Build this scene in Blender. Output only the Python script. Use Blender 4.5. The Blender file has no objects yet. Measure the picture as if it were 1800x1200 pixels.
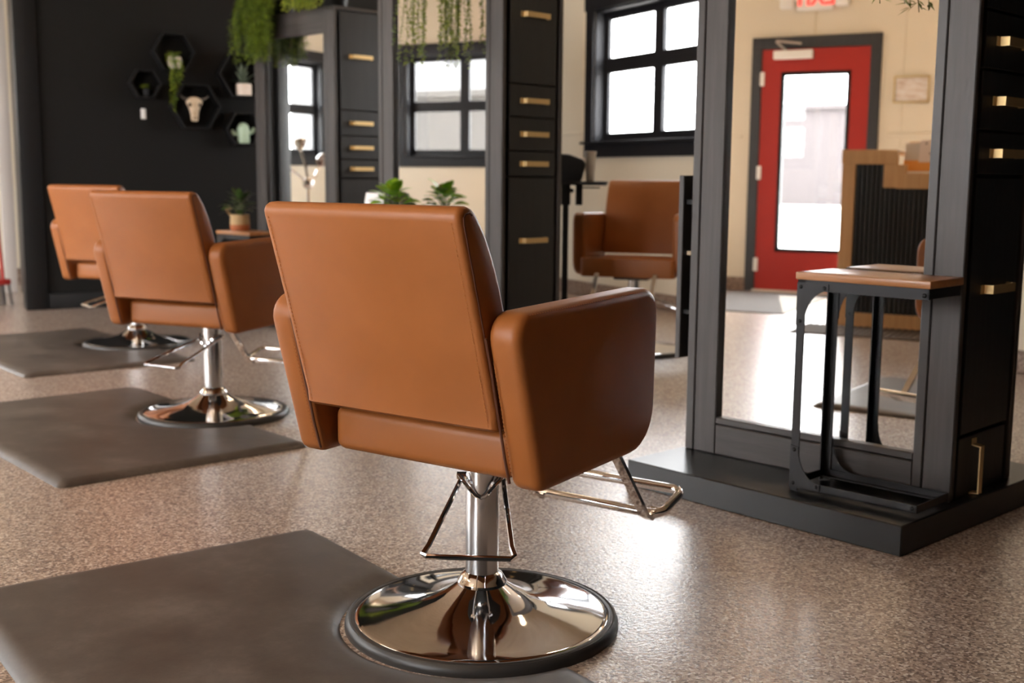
import bpy, bmesh, math, random
from mathutils import Vector, Matrix
random.seed(7)
S = bpy.context.scene
COL = S.collection
PI = math.pi
R = math.radians

# ------------------------------------------------------------------ camera
YAW, PITCH, ROLL = R(28), math.atan(290/2050), .0083
cp, sp = math.cos(PITCH), math.sin(PITCH)
rt, up, fw = Vector((1, 0, 0)), Vector((0, sp, cp)), Vector((0, cp, -sp))
c_, s_ = math.cos(ROLL), math.sin(ROLL)
rt, up = rt*c_+up*s_, up*c_-rt*s_
Mz = Matrix.Rotation(-YAW, 3, 'Z')
rt, up, fw = Mz@rt, Mz@up, Mz@fw
cam = bpy.data.cameras.new('camera'); camo = bpy.data.objects.new('camera', cam); COL.objects.link(camo)
m = Matrix((rt, up, -fw)).transposed().to_4x4(); m.translation = (0, 0, 1.0); camo.matrix_world = m
cam.sensor_width = 36; cam.lens = 41.0; cam.clip_start = .05; cam.clip_end = 200
cam.dof.use_dof = True; cam.dof.focus_distance = 2.35; cam.dof.aperture_fstop = 4.0
S.camera = camo

# ------------------------------------------------------------------ world, sun, exposure
w = bpy.data.worlds.new('sky'); S.world = w; w.use_nodes = True
bg = w.node_tree.nodes['Background']; bg.inputs[0].default_value = (.97, .985, 1, 1); bg.inputs[1].default_value = 11.0
sun = bpy.data.lights.new('sun', 'SUN'); sun.energy = 8; sun.angle = R(.6); sun.color = (1, .95, .86)
so = bpy.data.objects.new('sun', sun); COL.objects.link(so)
so.rotation_euler = Vector((1, -.3, -1.08)).to_track_quat('-Z', 'Y').to_euler(); so.location = (-12, 8, 12)
vs = S.view_settings
vs.view_transform = 'Standard'; vs.look = 'None'; vs.exposure = 1.15; vs.gamma = 1; vs.use_curve_mapping = False
cy = S.cycles
cy.use_denoising = True; cy.denoiser = 'OPENIMAGEDENOISE'
cy.max_bounces = 10; cy.diffuse_bounces = 4; cy.glossy_bounces = 6; cy.transparent_max_bounces = 12
cy.caustics_reflective = False; cy.caustics_refractive = False; cy.sample_clamp_indirect = 6; cy.blur_glossy = .3

# ------------------------------------------------------------------ materials
MATS = {}
def mat(name, col, rough=.5, metal=0., spec=.5, **k):
    if name in MATS: return MATS[name]
    M = bpy.data.materials.new(name); M.use_nodes = True
    b = M.node_tree.nodes['Principled BSDF']
    b.inputs['Base Color'].default_value = (*col, 1); b.inputs['Roughness'].default_value = rough
    b.inputs['Metallic'].default_value = metal; b.inputs['Specular IOR Level'].default_value = spec
    if 'emit' in k:
        b.inputs['Emission Color'].default_value = (*k['emit'], 1); b.inputs['Emission Strength'].default_value = k['es']
    if 'coat' in k:
        b.inputs['Coat Weight'].default_value = k['coat']; b.inputs['Coat Roughness'].default_value = k.get('coatr', .1)
    MATS[name] = M
    return M
def nodes(M): return M.node_tree, M.node_tree.nodes, M.node_tree.links, M.node_tree.nodes['Principled BSDF']
def texco(M, scale=(1, 1, 1), rot=(0, 0, 0)):
    nt, N, L, b = nodes(M)
    tc = N.new('ShaderNodeTexCoord'); mp = N.new('ShaderNodeMapping')
    mp.inputs['Scale'].default_value = scale; mp.inputs['Rotation'].default_value = rot
    L.new(tc.outputs['Object'], mp.inputs[0]); return mp.outputs[0]
def ramp(M, fac, stops, mode='LINEAR'):
    nt, N, L, b = nodes(M); r = N.new('ShaderNodeValToRGB'); r.color_ramp.interpolation = mode
    e = r.color_ramp.elements
    while len(e) > 1: e.remove(e[-1])
    e[0].position = stops[0][0]; e[0].color = (*stops[0][1], 1)
    for p, c in stops[1:]:
        x = e.new(p); x.color = (*c, 1)
    L.new(fac, r.inputs[0]); return r.outputs[0]
def noise(M, vec, scale, detail=4, rough=.5):
    nt, N, L, b = nodes(M); n = N.new('ShaderNodeTexNoise')
    n.inputs['Scale'].default_value = scale; n.inputs['Detail'].default_value = detail; n.inputs['Roughness'].default_value = rough
    L.new(vec, n.inputs['Vector']); return n.outputs['Fac']
def bump(M, h, strength, dist=.01):
    nt, N, L, b = nodes(M); n = N.new('ShaderNodeBump')
    n.inputs['Strength'].default_value = strength; n.inputs['Distance'].default_value = dist
    L.new(h, n.inputs['Height']); L.new(n.outputs[0], b.inputs['Normal'])
def rough_from(M, fac, lo, hi):
    nt, N, L, b = nodes(M); n = N.new('ShaderNodeMapRange'); n.inputs[3].default_value = lo; n.inputs[4].default_value = hi
    L.new(fac, n.inputs[0]); L.new(n.outputs[0], b.inputs['Roughness'])
def wood(name, c0, c1, rough, axis='z', sc=14, bs=.25, spec=.5):
    M = mat(name, c0, rough, spec=spec); nt, N, L, b = nodes(M)
    k = {'x': (.06, 1, 1), 'y': (1, .06, 1), 'z': (1, 1, .06)}[axis]
    v = texco(M, k); f = noise(M, v, sc*4, 6, .65)
    L.new(ramp(M, f, [(.3, c0), (.7, c1)]), b.inputs['Base Color']); bump(M, f, bs, .004)
    rough_from(M, f, rough-.08, rough+.1)
    return M

# floor: tan flake epoxy with a clear coat
FLOOR = mat('flake_epoxy', (.5, .35, .26), .36)
nt, N, L, b = nodes(FLOOR)
v = texco(FLOOR)
vo = N.new('ShaderNodeTexVoronoi'); vo.inputs['Scale'].default_value = 165; vo.inputs['Randomness'].default_value = 1
L.new(v, vo.inputs['Vector'])
sepc = N.new('ShaderNodeSeparateColor'); L.new(vo.outputs['Color'], sepc.inputs[0])
fc = ramp(FLOOR, sepc.outputs[0], [(0, (.17, .115, .09)), (.16, (.36, .26, .205)), (.40, (.52, .40, .325)), (.66, (.66, .55, .47)), (.84, (.86, .79, .72)), (.95, (.24, .18, .155))], 'CONSTANT')
L.new(fc, b.inputs['Base Color'])
nz = noise(FLOOR, v, 85, 3, .6)
bump(FLOOR, nz, .34, .004)
rough_from(FLOOR, nz, .22, .40)
b.inputs['Coat Weight'].default_value = 1; b.inputs['Coat Roughness'].default_value = .26
L.new(b.inputs['Normal'].links[0].from_socket, b.inputs['Coat Normal'])

LEATHER = mat('caramel_leather', (.37, .128, .028), .46, spec=.36)
nt, N, L, b = nodes(LEATHER); v = texco(LEATHER)
f = noise(LEATHER, v, 6, 3); L.new(ramp(LEATHER, f, [(.3, (.305, .098, .0215)), (.7, (.35, .115, .027))]), b.inputs['Base Color'])
bump(LEATHER, noise(LEATHER, v, 420, 2), .06, .002)
SEAM = mat('seam_dark', (.10, .03, .012), .6)
THREAD = mat('orange_thread', (.55, .20, .06), .6)
CHROME = mat('chrome', (.86, .86, .87), .06, 1)
CHROME2 = mat('satin_chrome', (.82, .82, .83), .2, 1)
RUBBER = mat('black_rubber', (.035, .032, .03), .42)
STEEL_DARK = mat('dark_bracket', (.05, .05, .05), .5, .6)
MAT_RUB = mat('anti_fatigue_rubber', (.06, .05, .044), .45)
nt, N, L, b = nodes(MAT_RUB); v = texco(MAT_RUB); f = noise(MAT_RUB, v, 4, 10, .72)
L.new(ramp(MAT_RUB, f, [(.33, (.056, .043, .037)), (.52, (.092, .076, .066)), (.72, (.17, .145, .128))]), b.inputs['Base Color'])
rough_from(MAT_RUB, f, .34, .52); bump(MAT_RUB, noise(MAT_RUB, v, 160, 3), .08, .002)
STAIN_V = wood('charcoal_stained_wood', (.033, .0285, .027), (.068, .059, .056), .45, 'z', 10, .35)
STAIN_H = wood('charcoal_stained_rail', (.033, .0285, .027), (.068, .059, .056), .45, 'x', 10, .35)
STAIN_S = mat('charcoal_smooth_board', (.048, .042, .040), .40)
DRAWER = wood('black_stained_drawer', (.006, .006, .0065), (.014, .013, .0135), .42, 'z', 9, .25)
BLACK = mat('black_paint', (.006, .006, .0065), .5, spec=.3)
PLATFORM = mat('black_laminate', (.006, .0058, .0058), .30)
BRASS = mat('brushed_brass', (.74, .54, .27), .48, 1)
MIRROR = mat('mirror_glass', (.93, .94, .93), .0, 1)
CREAM = mat('cream_wall_panel', (.76, .69, .56), .55)
DARKWALL = mat('matte_black_wall', (.0058, .0052, .0046), .7, spec=.25)
nt, N, L, b = nodes(DARKWALL); v = texco(DARKWALL); bump(DARKWALL, noise(DARKWALL, v, 240, 2), .12, .003)
WINBLK = mat('black_window_paint', (.012, .012, .015), .55, spec=.3)
TRIMBLK = wood('black_trim_board', (.016, .016, .017), (.034, .033, .034), .5, 'z', 10, .3)
COVE = mat('cove_base_flake', (.30, .22, .17), .5)
nt, N, L, b = nodes(COVE); v = texco(COVE); vo = N.new('ShaderNodeTexVoronoi'); vo.inputs['Scale'].default_value = 150; L.new(v, vo.inputs['Vector'])
sepc = N.new('ShaderNodeSeparateColor'); L.new(vo.outputs['Color'], sepc.inputs[0])
L.new(ramp(COVE, sepc.outputs[0], [(0, (.14, .09, .065)), (.4, (.27, .19, .15)), (.8, (.42, .33, .27))], 'CONSTANT'), b.inputs['Base Color'])
CEIL = wood('warm_ceiling_wood', (.31, .215, .135), (.45, .33, .22), .5, 'y', 5, .15)
RED = mat('red_door_paint', (.40, .022, .013), .5, spec=.35)
OAK = wood('oak_frame', (.56, .33, .15), (.68, .43, .22), .45, 'z', 8, .1)
TABLEWOOD = wood('walnut_table_top', (.36, .15, .055), (.52, .25, .10), .30, 'x', 8, .08)
IRON = mat('black_iron', (.018, .018, .020), .40, .3)
WHITE = mat('white_plastic', (.88, .87, .85), .45)
PALE = mat('pale_ceramic', (.78, .66, .56), .5)
MINT = mat('mint_ceramic', (.42, .55, .40), .45)
BONE = mat('bone_resin', (.66, .50, .33), .55)
nt, N, L, b = nodes(BONE); v = texco(BONE); L.new(ramp(BONE, noise(BONE, v, 22, 4), [(.3, (.50, .34, .20)), (.7, (.76, .62, .45))]), b.inputs['Base Color'])
GOLD = mat('gold_frame', (.70, .53, .25), .35, .8)
BASKET = mat('woven_straw', (.56, .38, .19), .7)
nt, N, L, b = nodes(BASKET); v = texco(BASKET, (1, 1, 6)); bump(BASKET, noise(BASKET, v, 90, 2), .6, .006)
RUSTBAND = mat('rust_basket_band', (.42, .13, .045), .7)
SOIL = mat('soil', (.03, .02, .014), .9)
ENTRYMAT = mat('grey_entry_mat', (.085, .072, .064), .85)
RUG = mat('brown_ribbed_rug', (.10, .078, .064), .85)
OUTG = mat('pale_concrete', (.62, .60, .57), .8)
PINKB = mat('pale_pink_masonry', (.044, .036, .037), .8)
GREYB = mat('taupe_cladding', (.0155, .0128, .0110), .8)
def leafmat(name, a, bcol, rough=.45):
    M = mat(name, a, rough); nt, N, L, b = nodes(M); v = texco(M)
    L.new(ramp(M, noise(M, v, 28, 2), [(.32, a), (.68, bcol)]), b.inputs['Base Color'])
    b.inputs['Subsurface Weight'].default_value = 0
    return M
GREEN1 = leafmat('fern_green', (.09, .17, .016), (.36, .48, .05))
GREEN2 = leafmat('lime_green', (.30, .42, .03), (.55, .62, .08))
GREEN3 = leafmat('bead_green', (.13, .24, .022), (.42, .50, .05))
GREEN4 = leafmat('broadleaf_green', (.15, .40, .014), (.45, .66, .05), .3)
GREEN5 = leafmat('deep_green', (.02, .042, .010), (.075, .13, .03), .3)
GREYGREEN = leafmat('grey_green', (.06, .085, .06), (.15, .19, .13))
STEM = mat('plant_stem', (.10, .12, .03), .6)
GLASS = bpy.data.materials.new('window_glass'); GLASS.use_nodes = True
nt = GLASS.node_tree; nt.nodes.clear()
o_ = nt.nodes.new('ShaderNodeOutputMaterial'); mx = nt.nodes.new('ShaderNodeMixShader'); tr = nt.nodes.new('ShaderNodeBsdfTransparent'); gl = nt.nodes.new('ShaderNodeBsdfGlossy')
mx.inputs[0].default_value = .05; gl.inputs['Roughness'].default_value = .02
nt.links.new(tr.outputs[0], mx.inputs[1]); nt.links.new(gl.outputs[0], mx.inputs[2]); nt.links.new(mx.outputs[0], o_.inputs[0])

# ------------------------------------------------------------------ mesh building
class MB:
    def __init__(s, off=(0, 0, 0)): s.v = []; s.f = []; s.off = Vector(off)
    def add(s, vs_, fs):
        n = len(s.v); s.v += [tuple(Vector(p)+s.off) for p in vs_]; s.f += [tuple(i+n for i in f) for f in fs]
    def addbm(s, bm):
        bm.verts.index_update(); s.add([v.co for v in bm.verts], [[v.index for v in f.verts] for f in bm.faces]); bm.free()
    def box(s, x0, x1, y0, y1, z0, z1, bev=0, seg=2, mtx=None):
        bm = bmesh.new(); bmesh.ops.create_cube(bm, size=1)
        for v in bm.verts:
            v.co = Vector(((x0+x1)/2+v.co.x*(x1-x0), (y0+y1)/2+v.co.y*(y1-y0), (z0+z1)/2+v.co.z*(z1-z0)))
        if bev: bmesh.ops.bevel(bm, geom=bm.edges[:], offset=bev, segments=seg, affect='EDGES', profile=.5)
        if mtx: bmesh.ops.transform(bm, matrix=mtx, verts=bm.verts)
        s.addbm(bm); return s
    def prism(s, poly, ax, a, b, bev=0, seg=3, angle=None, mtx=None):
        # poly: list of 2D points in the two remaining axes (cyclic order), extruded along axis ax from a to b
        bm = bmesh.new()
        def P(p, t):
            return {'x': (t, p[0], p[1]), 'y': (p[0], t, p[1]), 'z': (p[0], p[1], t)}[ax]
        va = [bm.verts.new(P(p, a)) for p in poly]; vb = [bm.verts.new(P(p, b)) for p in poly]
        fa = bm.faces.new(va); fb = bm.faces.new(vb[::-1]); n = len(poly)
        for i in range(n): bm.faces.new((va[i], vb[i], vb[(i+1) % n], va[(i+1) % n]))
        bmesh.ops.recalc_face_normals(bm, faces=bm.faces)
        if bev:
            ed = list(fa.edges)+list(fb.edges)
            bmesh.ops.bevel(bm, geom=ed, offset=bev, segments=seg, affect='EDGES', profile=.5, clamp_overlap=True)
        if mtx: bmesh.ops.transform(bm, matrix=mtx, verts=bm.verts)
        s.addbm(bm); return s
    def tube(s, pts, r, n=8, closed=False, cap=True):
        pts = [Vector(p) for p in pts]; m_ = len(pts); rs = r if isinstance(r, (list, tuple)) else [r]*m_
        vs_, fs = [], []; prev = None
        for i, p in enumerate(pts):
            if closed: t = pts[(i+1) % m_]-pts[i-1]
            else: t = pts[min(i+1, m_-1)]-pts[max(i-1, 0)]
            t.normalize()
            if prev is None:
                a = Vector((0, 0, 1)) if abs(t.z) < .9 else Vector((1, 0, 0)); x = t.cross(a).normalized()
            else:
                x = prev-t*prev.dot(t); x.normalize()
            prev = x; y = t.cross(x)
            for k in range(n):
                a = 2*PI*k/n; vs_.append(p+(x*math.cos(a)+y*math.sin(a))*rs[i])
        for i in range(m_ if closed else m_-1):
            j = (i+1) % m_
            for k in range(n): fs.append((i*n+k, i*n+(k+1) % n, j*n+(k+1) % n, j*n+k))
        if cap and not closed:
            fs.append(tuple(range(n))[::-1]); fs.append(tuple((m_-1)*n+k for k in range(n)))
        s.add(vs_, fs); return s
    def lathe(s, prof, n=32, ctr=(0, 0), closed=False):
        vs_, fs = [], []; m_ = len(prof)
        for k in range(n):
            a = 2*PI*k/n
            for r_, z in prof: vs_.append((ctr[0]+r_*math.cos(a), ctr[1]+r_*math.sin(a), z))
        for k in range(n):
            k2 = (k+1) % n
            for i in range(m_ if closed else m_-1):
                j = (i+1) % m_
                fs.append((k*m_+i, k2*m_+i, k2*m_+j, k*m_+j))
        s.add(vs_, fs); return s
    def ball(s, c, r, sx=1, sy=1, sz=1, n=14):
        bm = bmesh.new(); bmesh.ops.create_uvsphere(bm, u_segments=n, v_segments=max(6, n*2//3), radius=r)
        for v in bm.verts: v.co = Vector((c[0]+v.co.x*sx, c[1]+v.co.y*sy, c[2]+v.co.z*sz))
        s.addbm(bm); return s
    def mesh(s, name, m_, smooth=35):
        me = bpy.data.meshes.new(name); me.from_pydata(s.v, [], s.f)
        bm = bmesh.new(); bm.from_mesh(me); bmesh.ops.recalc_face_normals(bm, faces=bm.faces); bm.to_mesh(me); bm.free()
        me.materials.append(m_)
        if smooth: me.shade_smooth(); me.set_sharp_from_angle(angle=R(smooth))
        return me
    def build(s, name, m_, parent=None, smooth=35):
        o = bpy.data.objects.new(name, s.mesh(name, m_, smooth)); COL.objects.link(o)
        if parent: o.parent = parent
        return o
def inst(name, me, parent, loc=(0, 0, 0), rot=(0, 0, 0), scale=None):
    o = bpy.data.objects.new(name, me); COL.objects.link(o); o.parent = parent; o.location = loc; o.rotation_euler = rot
    if scale: o.scale = scale
    return o
def tag(o, label, cat, group=None):
    o['label'] = label; o['category'] = cat
    if group: o['group'] = group
    return o
def thing(name, label, cat, loc=(0, 0, 0), rotz=0, group=None):
    o = bpy.data.objects.new(name, None); COL.objects.link(o); o.location = loc; o.rotation_euler = (0, 0, rotz); o.empty_display_size = .1
    return tag(o, label, cat, group)
def struct(o): o['kind'] = 'structure'; return o
def sempty(name, loc=(0, 0, 0)):
    o = bpy.data.objects.new(name, None); COL.objects.link(o); o.location = loc; return struct(o)
def roundpoly(pts, rads, n=5):
    out = []; m_ = len(pts)
    for i in range(m_):
        p, a, b = Vector(pts[i]), Vector(pts[i-1]), Vector(pts[(i+1) % m_]); r_ = rads[i] if isinstance(rads, (list, tuple)) else rads
        if r_ <= 0: out.append(tuple(p)); continue
        d1, d2 = (a-p).normalized(), (b-p).normalized(); ang = d1.angle(d2); t = r_/math.tan(ang/2)
        q1, q2 = p+d1*t, p+d2*t
        c = p+(d1+d2).normalized()*(r_/math.sin(ang/2))
        a1 = math.atan2(q1.y-c.y, q1.x-c.x); a2 = math.atan2(q2.y-c.y, q2.x-c.x); da = (a2-a1+PI) % (2*PI)-PI
        for k in range(n+1):
            aa = a1+da*k/n; out.append((c.x+r_*math.cos(aa), c.y+r_*math.sin(aa)))
    return out

# ================================================================== the room shell
XL, XR, YB, YF, H = -4.13, 5.2, 11.7, -3.0, 3.3
struct(MB().box(XL-.2, XR+.2, YF-.2, YB+.2, -.12, 0).build('floor', FLOOR, smooth=0))
struct(MB().box(XL-.2, XR+.2, YF-.2, YB+.2, H, H+.1).build('ceiling', CEIL, smooth=0))
struct(MB().box(-60, 60, -60, 60, -.3, -.14).build('ground_outside', OUTG, smooth=0))
def wall(name, ax, c0, c1, a0, a1, holes, m_):
    # slab between c0..c1 on axis ax, spanning a0..a1 along the other axis, holes = (a0,a1,z0,z1)
    mb = MB()
    def bx(p, q, z0, z1):
        if ax == 'x': mb.box(c0, c1, p, q, z0, z1)
        else: mb.box(p, q, c0, c1, z0, z1)
    cur = a0
    for (h0, h1, z0, z1) in sorted(holes):
        bx(cur, h0, 0, H)
        if z0 > 0: bx(h0, h1, 0, z0)
        bx(h0, h1, z1, H); cur = h1
    bx(cur, a1, 0, H)
    return struct(mb.build(name, m_, smooth=0))
WZ0, WZ1 = 1.24, 2.37
TZ0, TZ1 = .5, 2.8
holesL = [(0, 3.0, TZ0, TZ1), (3.905, 4.89, 0, 2.13), (5.5, 8.1, TZ0, TZ1), (8.45, 9.955, 1.23, 2.385)]
holesR = [(6.79, 8.37, 1.29, 2.35)]
holesB = [(-2.975, -1.205, WZ0, WZ1)]
wl = wall('wall_left', 'x', XL-.16, XL, YF, YB, holesL, CREAM)
wr = wall('wall_right', 'x', XR, XR+.16, 3.6, YB, holesR, CREAM)
wall('wall_right_dark', 'x', XR, XR+.16, YF, 3.6, [], DARKWALL)  # unseen stretch, made black to cut bounce light onto the near chair arm
wb = wall('wall_back', 'y', YB, YB+.16, XL-.16, XR+.16, holesB, CREAM)
wf = wall('wall_front', 'y', YF-.16, YF, XL-.16, XR+.16, [], DARKWALL)  # behind the camera, made black so little light reaches the chair from there
def rails(parent, ax, c, sgn, a0, a1, holes):
    # horizontal joint strip at 1.37 m and vertical seam battens of the wall sheets
    cuts = [a0]
    for (h0, h1, z0, z1) in sorted(holes): cuts += [h0-.13, h1+.13]
    cuts.append(a1)
    for i in range(0, len(cuts), 2):
        p, q = cuts[i], cuts[i+1]
        if ax == 'x': MB().box(min(c, c+sgn*.012), max(c, c+sgn*.012), p, q, 1.352, 1.382, .003, 1).build('joint_strip', CREAM, parent)
        else: MB().box(p, q, min(c, c+sgn*.012), max(c, c+sgn*.012), 1.352, 1.382, .003, 1).build('joint_strip', CREAM, parent)
        k = math.ceil(p/1.22)*1.22
        while k < q:
            if ax == 'x': MB().box(min(c, c+sgn*.006), max(c, c+sgn*.006), k, k+.028, .12, H, .002, 1).build('seam_batten', CREAM, parent)
            else: MB().box(k, k+.028, min(c, c+sgn*.006), max(c, c+sgn*.006), .12, H, .002, 1).build('seam_batten', CREAM, parent)
            k += 1.22
rails(wl, 'x', XL, 1, YF, YB, holesL); rails(wr, 'x', XR, -1, 3.6, YB, holesR); rails(wb, 'y', YB, -1, XL, XR, holesB)
mbb = MB(); mbb.box(XL, XL+.02, YF, 3.86, 0, .12, .008); mbb.box(XL, XL+.02, 4.935, YB, 0, .12, .008); struct(mbb.build('baseboard_left', COVE))
struct(MB().box(XR-.02, XR, 3.6, YB, 0, .12, .008).build('baseboard_right', COVE))
struct(MB().box(XL, XR, YB-.02, YB, 0, .12, .008).build('baseboard_back', COVE))
# black partition at the far end
struct(MB().box(.90, XR, 9.18, 9.32, 0, H).build('wall_partition', DARKWALL, smooth=0))
struct(MB().box(1.0, XR, 9.155, 9.18, 0, .115, .004).build('baseboard_partition', BLACK))
struct(MB().box(.845, .995, 9.15, 9.345, 0, H, .004).build('trim_1', BLACK))
struct(MB().box(.82, .915, 10.55, 10.65, 0, H, .006).build('trim_2', mat('white_post_paint', (.62, .58, .55), .4)))
struct(MB().box(.945, 1.06, 10.55, 10.65, 0, H, .006).build('trim_3', mat('grey_post_paint', (.16, .14, .125), .5)))

def window(name, ax, c, sgn, a0, a1, z0, z1, ncol=2, cz=None):
    """c = wall inner face, sgn = direction into the room; glass sits .10 inside the wall"""
    e = sempty(name, (c, (a0+a1)/2, z0) if ax == 'x' else ((a0+a1)/2, c, z0))
    ex, ey, ez = e.location
    def bx(nm, u0, u1, d0, d1, w0, w1, m_, par=e, bev=.004):
        # u along wall, d depth into room positive, w vertical
        mb = MB(off=(-ex, -ey, -ez)); lo, hi = sorted((c+sgn*d0, c+sgn*d1))
        if ax == 'x': mb.box(lo, hi, u0, u1, w0, w1, bev, 1)
        else: mb.box(u0, u1, lo, hi, w0, w1, bev, 1)
        return mb.build(nm, m_, par)
    cs = .115
    bx('casing', a0-cs, a0, 0, .022, z0-.02, z1+cs, WINBLK); bx('casing', a1, a1+cs, 0, .022, z0-.02, z1+cs, WINBLK)
    bx('casing', a0-cs-.02, a1+cs+.02, 0, .026, z1, z1+cs, WINBLK)
    bx('sill', a0-cs-.03, a1+cs+.03, -.10, .05, z0-.02, z0+.002, WINBLK); bx('apron', a0-cs, a1+cs, 0, .024, z0-.13, z0-.02, WINBLK)
    for (p, q, r_, t) in ((a0, a0+.02, z0, z1), (a1-.02, a1, z0, z1), (a0, a1, z1-.02, z1)):
        bx('jamb', p, q, -.15, 0, r_, t, WINBLK, bev=0)
    fr_ = .055
    bx('sash_stile', a0+.02, a0+.02+fr_, -.12, -.085, z0, z1-.02, WINBLK); bx('sash_stile', a1-.02-fr_, a1-.02, -.12, -.085, z0, z1-.02, WINBLK)
    bx('sash_rail', a0+.02, a1-.02, -.122, -.083, z0, z0+.07, WINBLK); bx('sash_rail', a0+.02, a1-.02, -.122, -.083, z1-.08, z1-.02, WINBLK)
    zm = (z0+z1)/2 if cz is None else cz
    bx('muntin', a0+.02, a1-.02, -.124, -.081, zm-.060, zm+.060, WINBLK)
    wd = (a1-a0-.04)
    xs = [a0+.02+wd*i/ncol for i in range(ncol+1)]
    for i in range(1, ncol): bx('mullion', xs[i]-.062, xs[i]+.062, -.123, -.082, z0, z1-.02, WINBLK)
    for i in range(ncol):
        for (r_, t) in ((z0+.05, zm), (zm, z1-.05)):
            bx('pane', xs[i]+.01, xs[i+1]-.01, -.106, -.100, r_, t, GLASS, bev=0)
    # daylight portal just outside the glass
    pl = bpy.data.lights.new('portal', 'AREA'); pl.shape = 'RECTANGLE'; pl.size = (a1-a0); pl.size_y = (z1-z0); pl.cycles.is_portal = True
    po = bpy.data.objects.new('window_portal', pl); COL.objects.link(po); am = (a0+a1)/2; zc = (z0+z1)/2
    po.location = (c-sgn*.17, am, zc) if ax == 'x' else (am, c-sgn*.17, zc)
    d = Vector((sgn, 0, 0)) if ax == 'x' else Vector((0, sgn, 0)); po.rotation_euler = d.to_track_quat('-Z', 'Y').to_euler()
    return e
window('window_1', 'x', XR, -1, 6.79, 8.37, 1.29, 2.35, 2, 1.905)
window('window_2', 'x', XL, 1, 8.45, 9.955, 1.23, 2.385, 2, 1.793)
window('window_3', 'y', YB, -1, -2.975, -1.205, WZ0, WZ1, 2, 1.79)
window('added_window_4', 'x', XL, 1, 5.5, 8.1, TZ0, TZ1, 3, 1.9)  # unseen tall window, added to bring more daylight into the room
window('added_window_5', 'x', XL, 1, 0, 3.0, TZ0, TZ1, 3, 1.9)  # added out of view, a daylight source for the chair backs

# red entrance door on the left wall
D = sempty('door_1', (XL, 4.392, 0))
def db(nm, d0, d1, y0, y1, z0, z1, m_, par=D, bev=.004): return MB(off=(-XL, -4.392, 0)).box(XL+d0, XL+d1, y0, y1, z0, z1, bev, 1).build(nm, m_, par)
db('casing', 0, .024, 4.857, 4.947, 0, 2.21, TRIMBLK); db('casing', 0, .024, 3.842, 3.932, 0, 2.21, TRIMBLK); db('casing', 0, .026, 3.842, 4.947, 2.11, 2.212, TRIMBLK)
for (y0, y1, z0, z1) in ((3.932, 4.102, .02, 2.11), (4.672, 4.857, .02, 2.11), (4.102, 4.672, .02, .375), (4.102, 4.672, 1.90, 2.11)):
    db('door_leaf', -.03, .012, y0, y1, z0, z1, RED, bev=0)
for (y0, y1, z0, z1) in ((4.087, 4.119, .36, 1.915), (4.655, 4.687, .36, 1.915), (4.087, 4.687, .36, .392), (4.087, 4.687, 1.883, 1.915)):
    db('glazing_bead', -.034, .018, y0, y1, z0, z1, BLACK)
db('pane', -.012, -.006, 4.107, 4.667, .38, 1.90, GLASS, bev=0)
for z in (1.80, .99, .18): db('hinge', .005, .026, 4.832, 4.872, z, z+.12, WHITE)
cl = db('door_closer', .012, .07, 4.412, 4.747, 2.022, 2.094, WHITE)
MB(off=(-XL, -4.392, 0)).tube([(XL+.05, 4.637, 2.09), (XL+.10, 4.717, 2.165), (XL+.10, 4.717, 2.172), (XL+.03, 4.517, 2.15)], .010, 6).build('closer_arm', mat('closer_metal', (.55, .50, .46), .35, .8), cl)
db('threshold', -.12, .03, 3.907, 4.877, 0, .02, mat('pale_threshold', (.70, .66, .60), .4), bev=.004)
db('door_handle', .012, .06, 3.967, 4.007, .98, 1.10, CHROME)
pl = bpy.data.lights.new('portal', 'AREA'); pl.shape = 'RECTANGLE'; pl.size = .57; pl.size_y = 1.52; pl.cycles.is_portal = True
po = bpy.data.objects.new('door_portal', pl); COL.objects.link(po); po.location = (XL-.06, 4.387, 1.14); po.rotation_euler = Vector((1, 0, 0)).to_track_quat('-Z', 'Y').to_euler()

# ceiling lights: warm recessed panels
for (x, y, wh) in [(-2.6, .8, 'by the added tall window left of the camera'), (-2.6, 3.6, 'above the reception desk'), (-2.6, 6.4, 'in front of the added tall window past the red door'), (-1.2, 10.4, 'above the standing hair lamp'),
                   (3.5, 4.2, 'added behind the nearest station to brighten the aisle'), (4.2, 8.0, 'in front of the right hand window'), (3.5, 6.8, 'added as fill between the middle station and the right hand window'), (-.4, 5.0, 'left of the second chair'), (-.4, 1.6, 'left of the nearest chair')]:  # those behind the nearest and middle stations are added to brighten that side
    t = thing('ceiling_light', 'long warm ceiling light '+wh, 'ceiling light', (x, y, H), 0, 'warm ceiling light fittings')
    MB().box(-.09, .09, -.62, .62, -.05, 0, .006, 1).build('housing', WHITE, t)
    MB().box(-.075, .075, -.6, .6, -.056, -.048).build('diffuser', mat('warm_diffuser', (1, .8, .5), .5, emit=(1, .74, .48), es=7), t)

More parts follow.
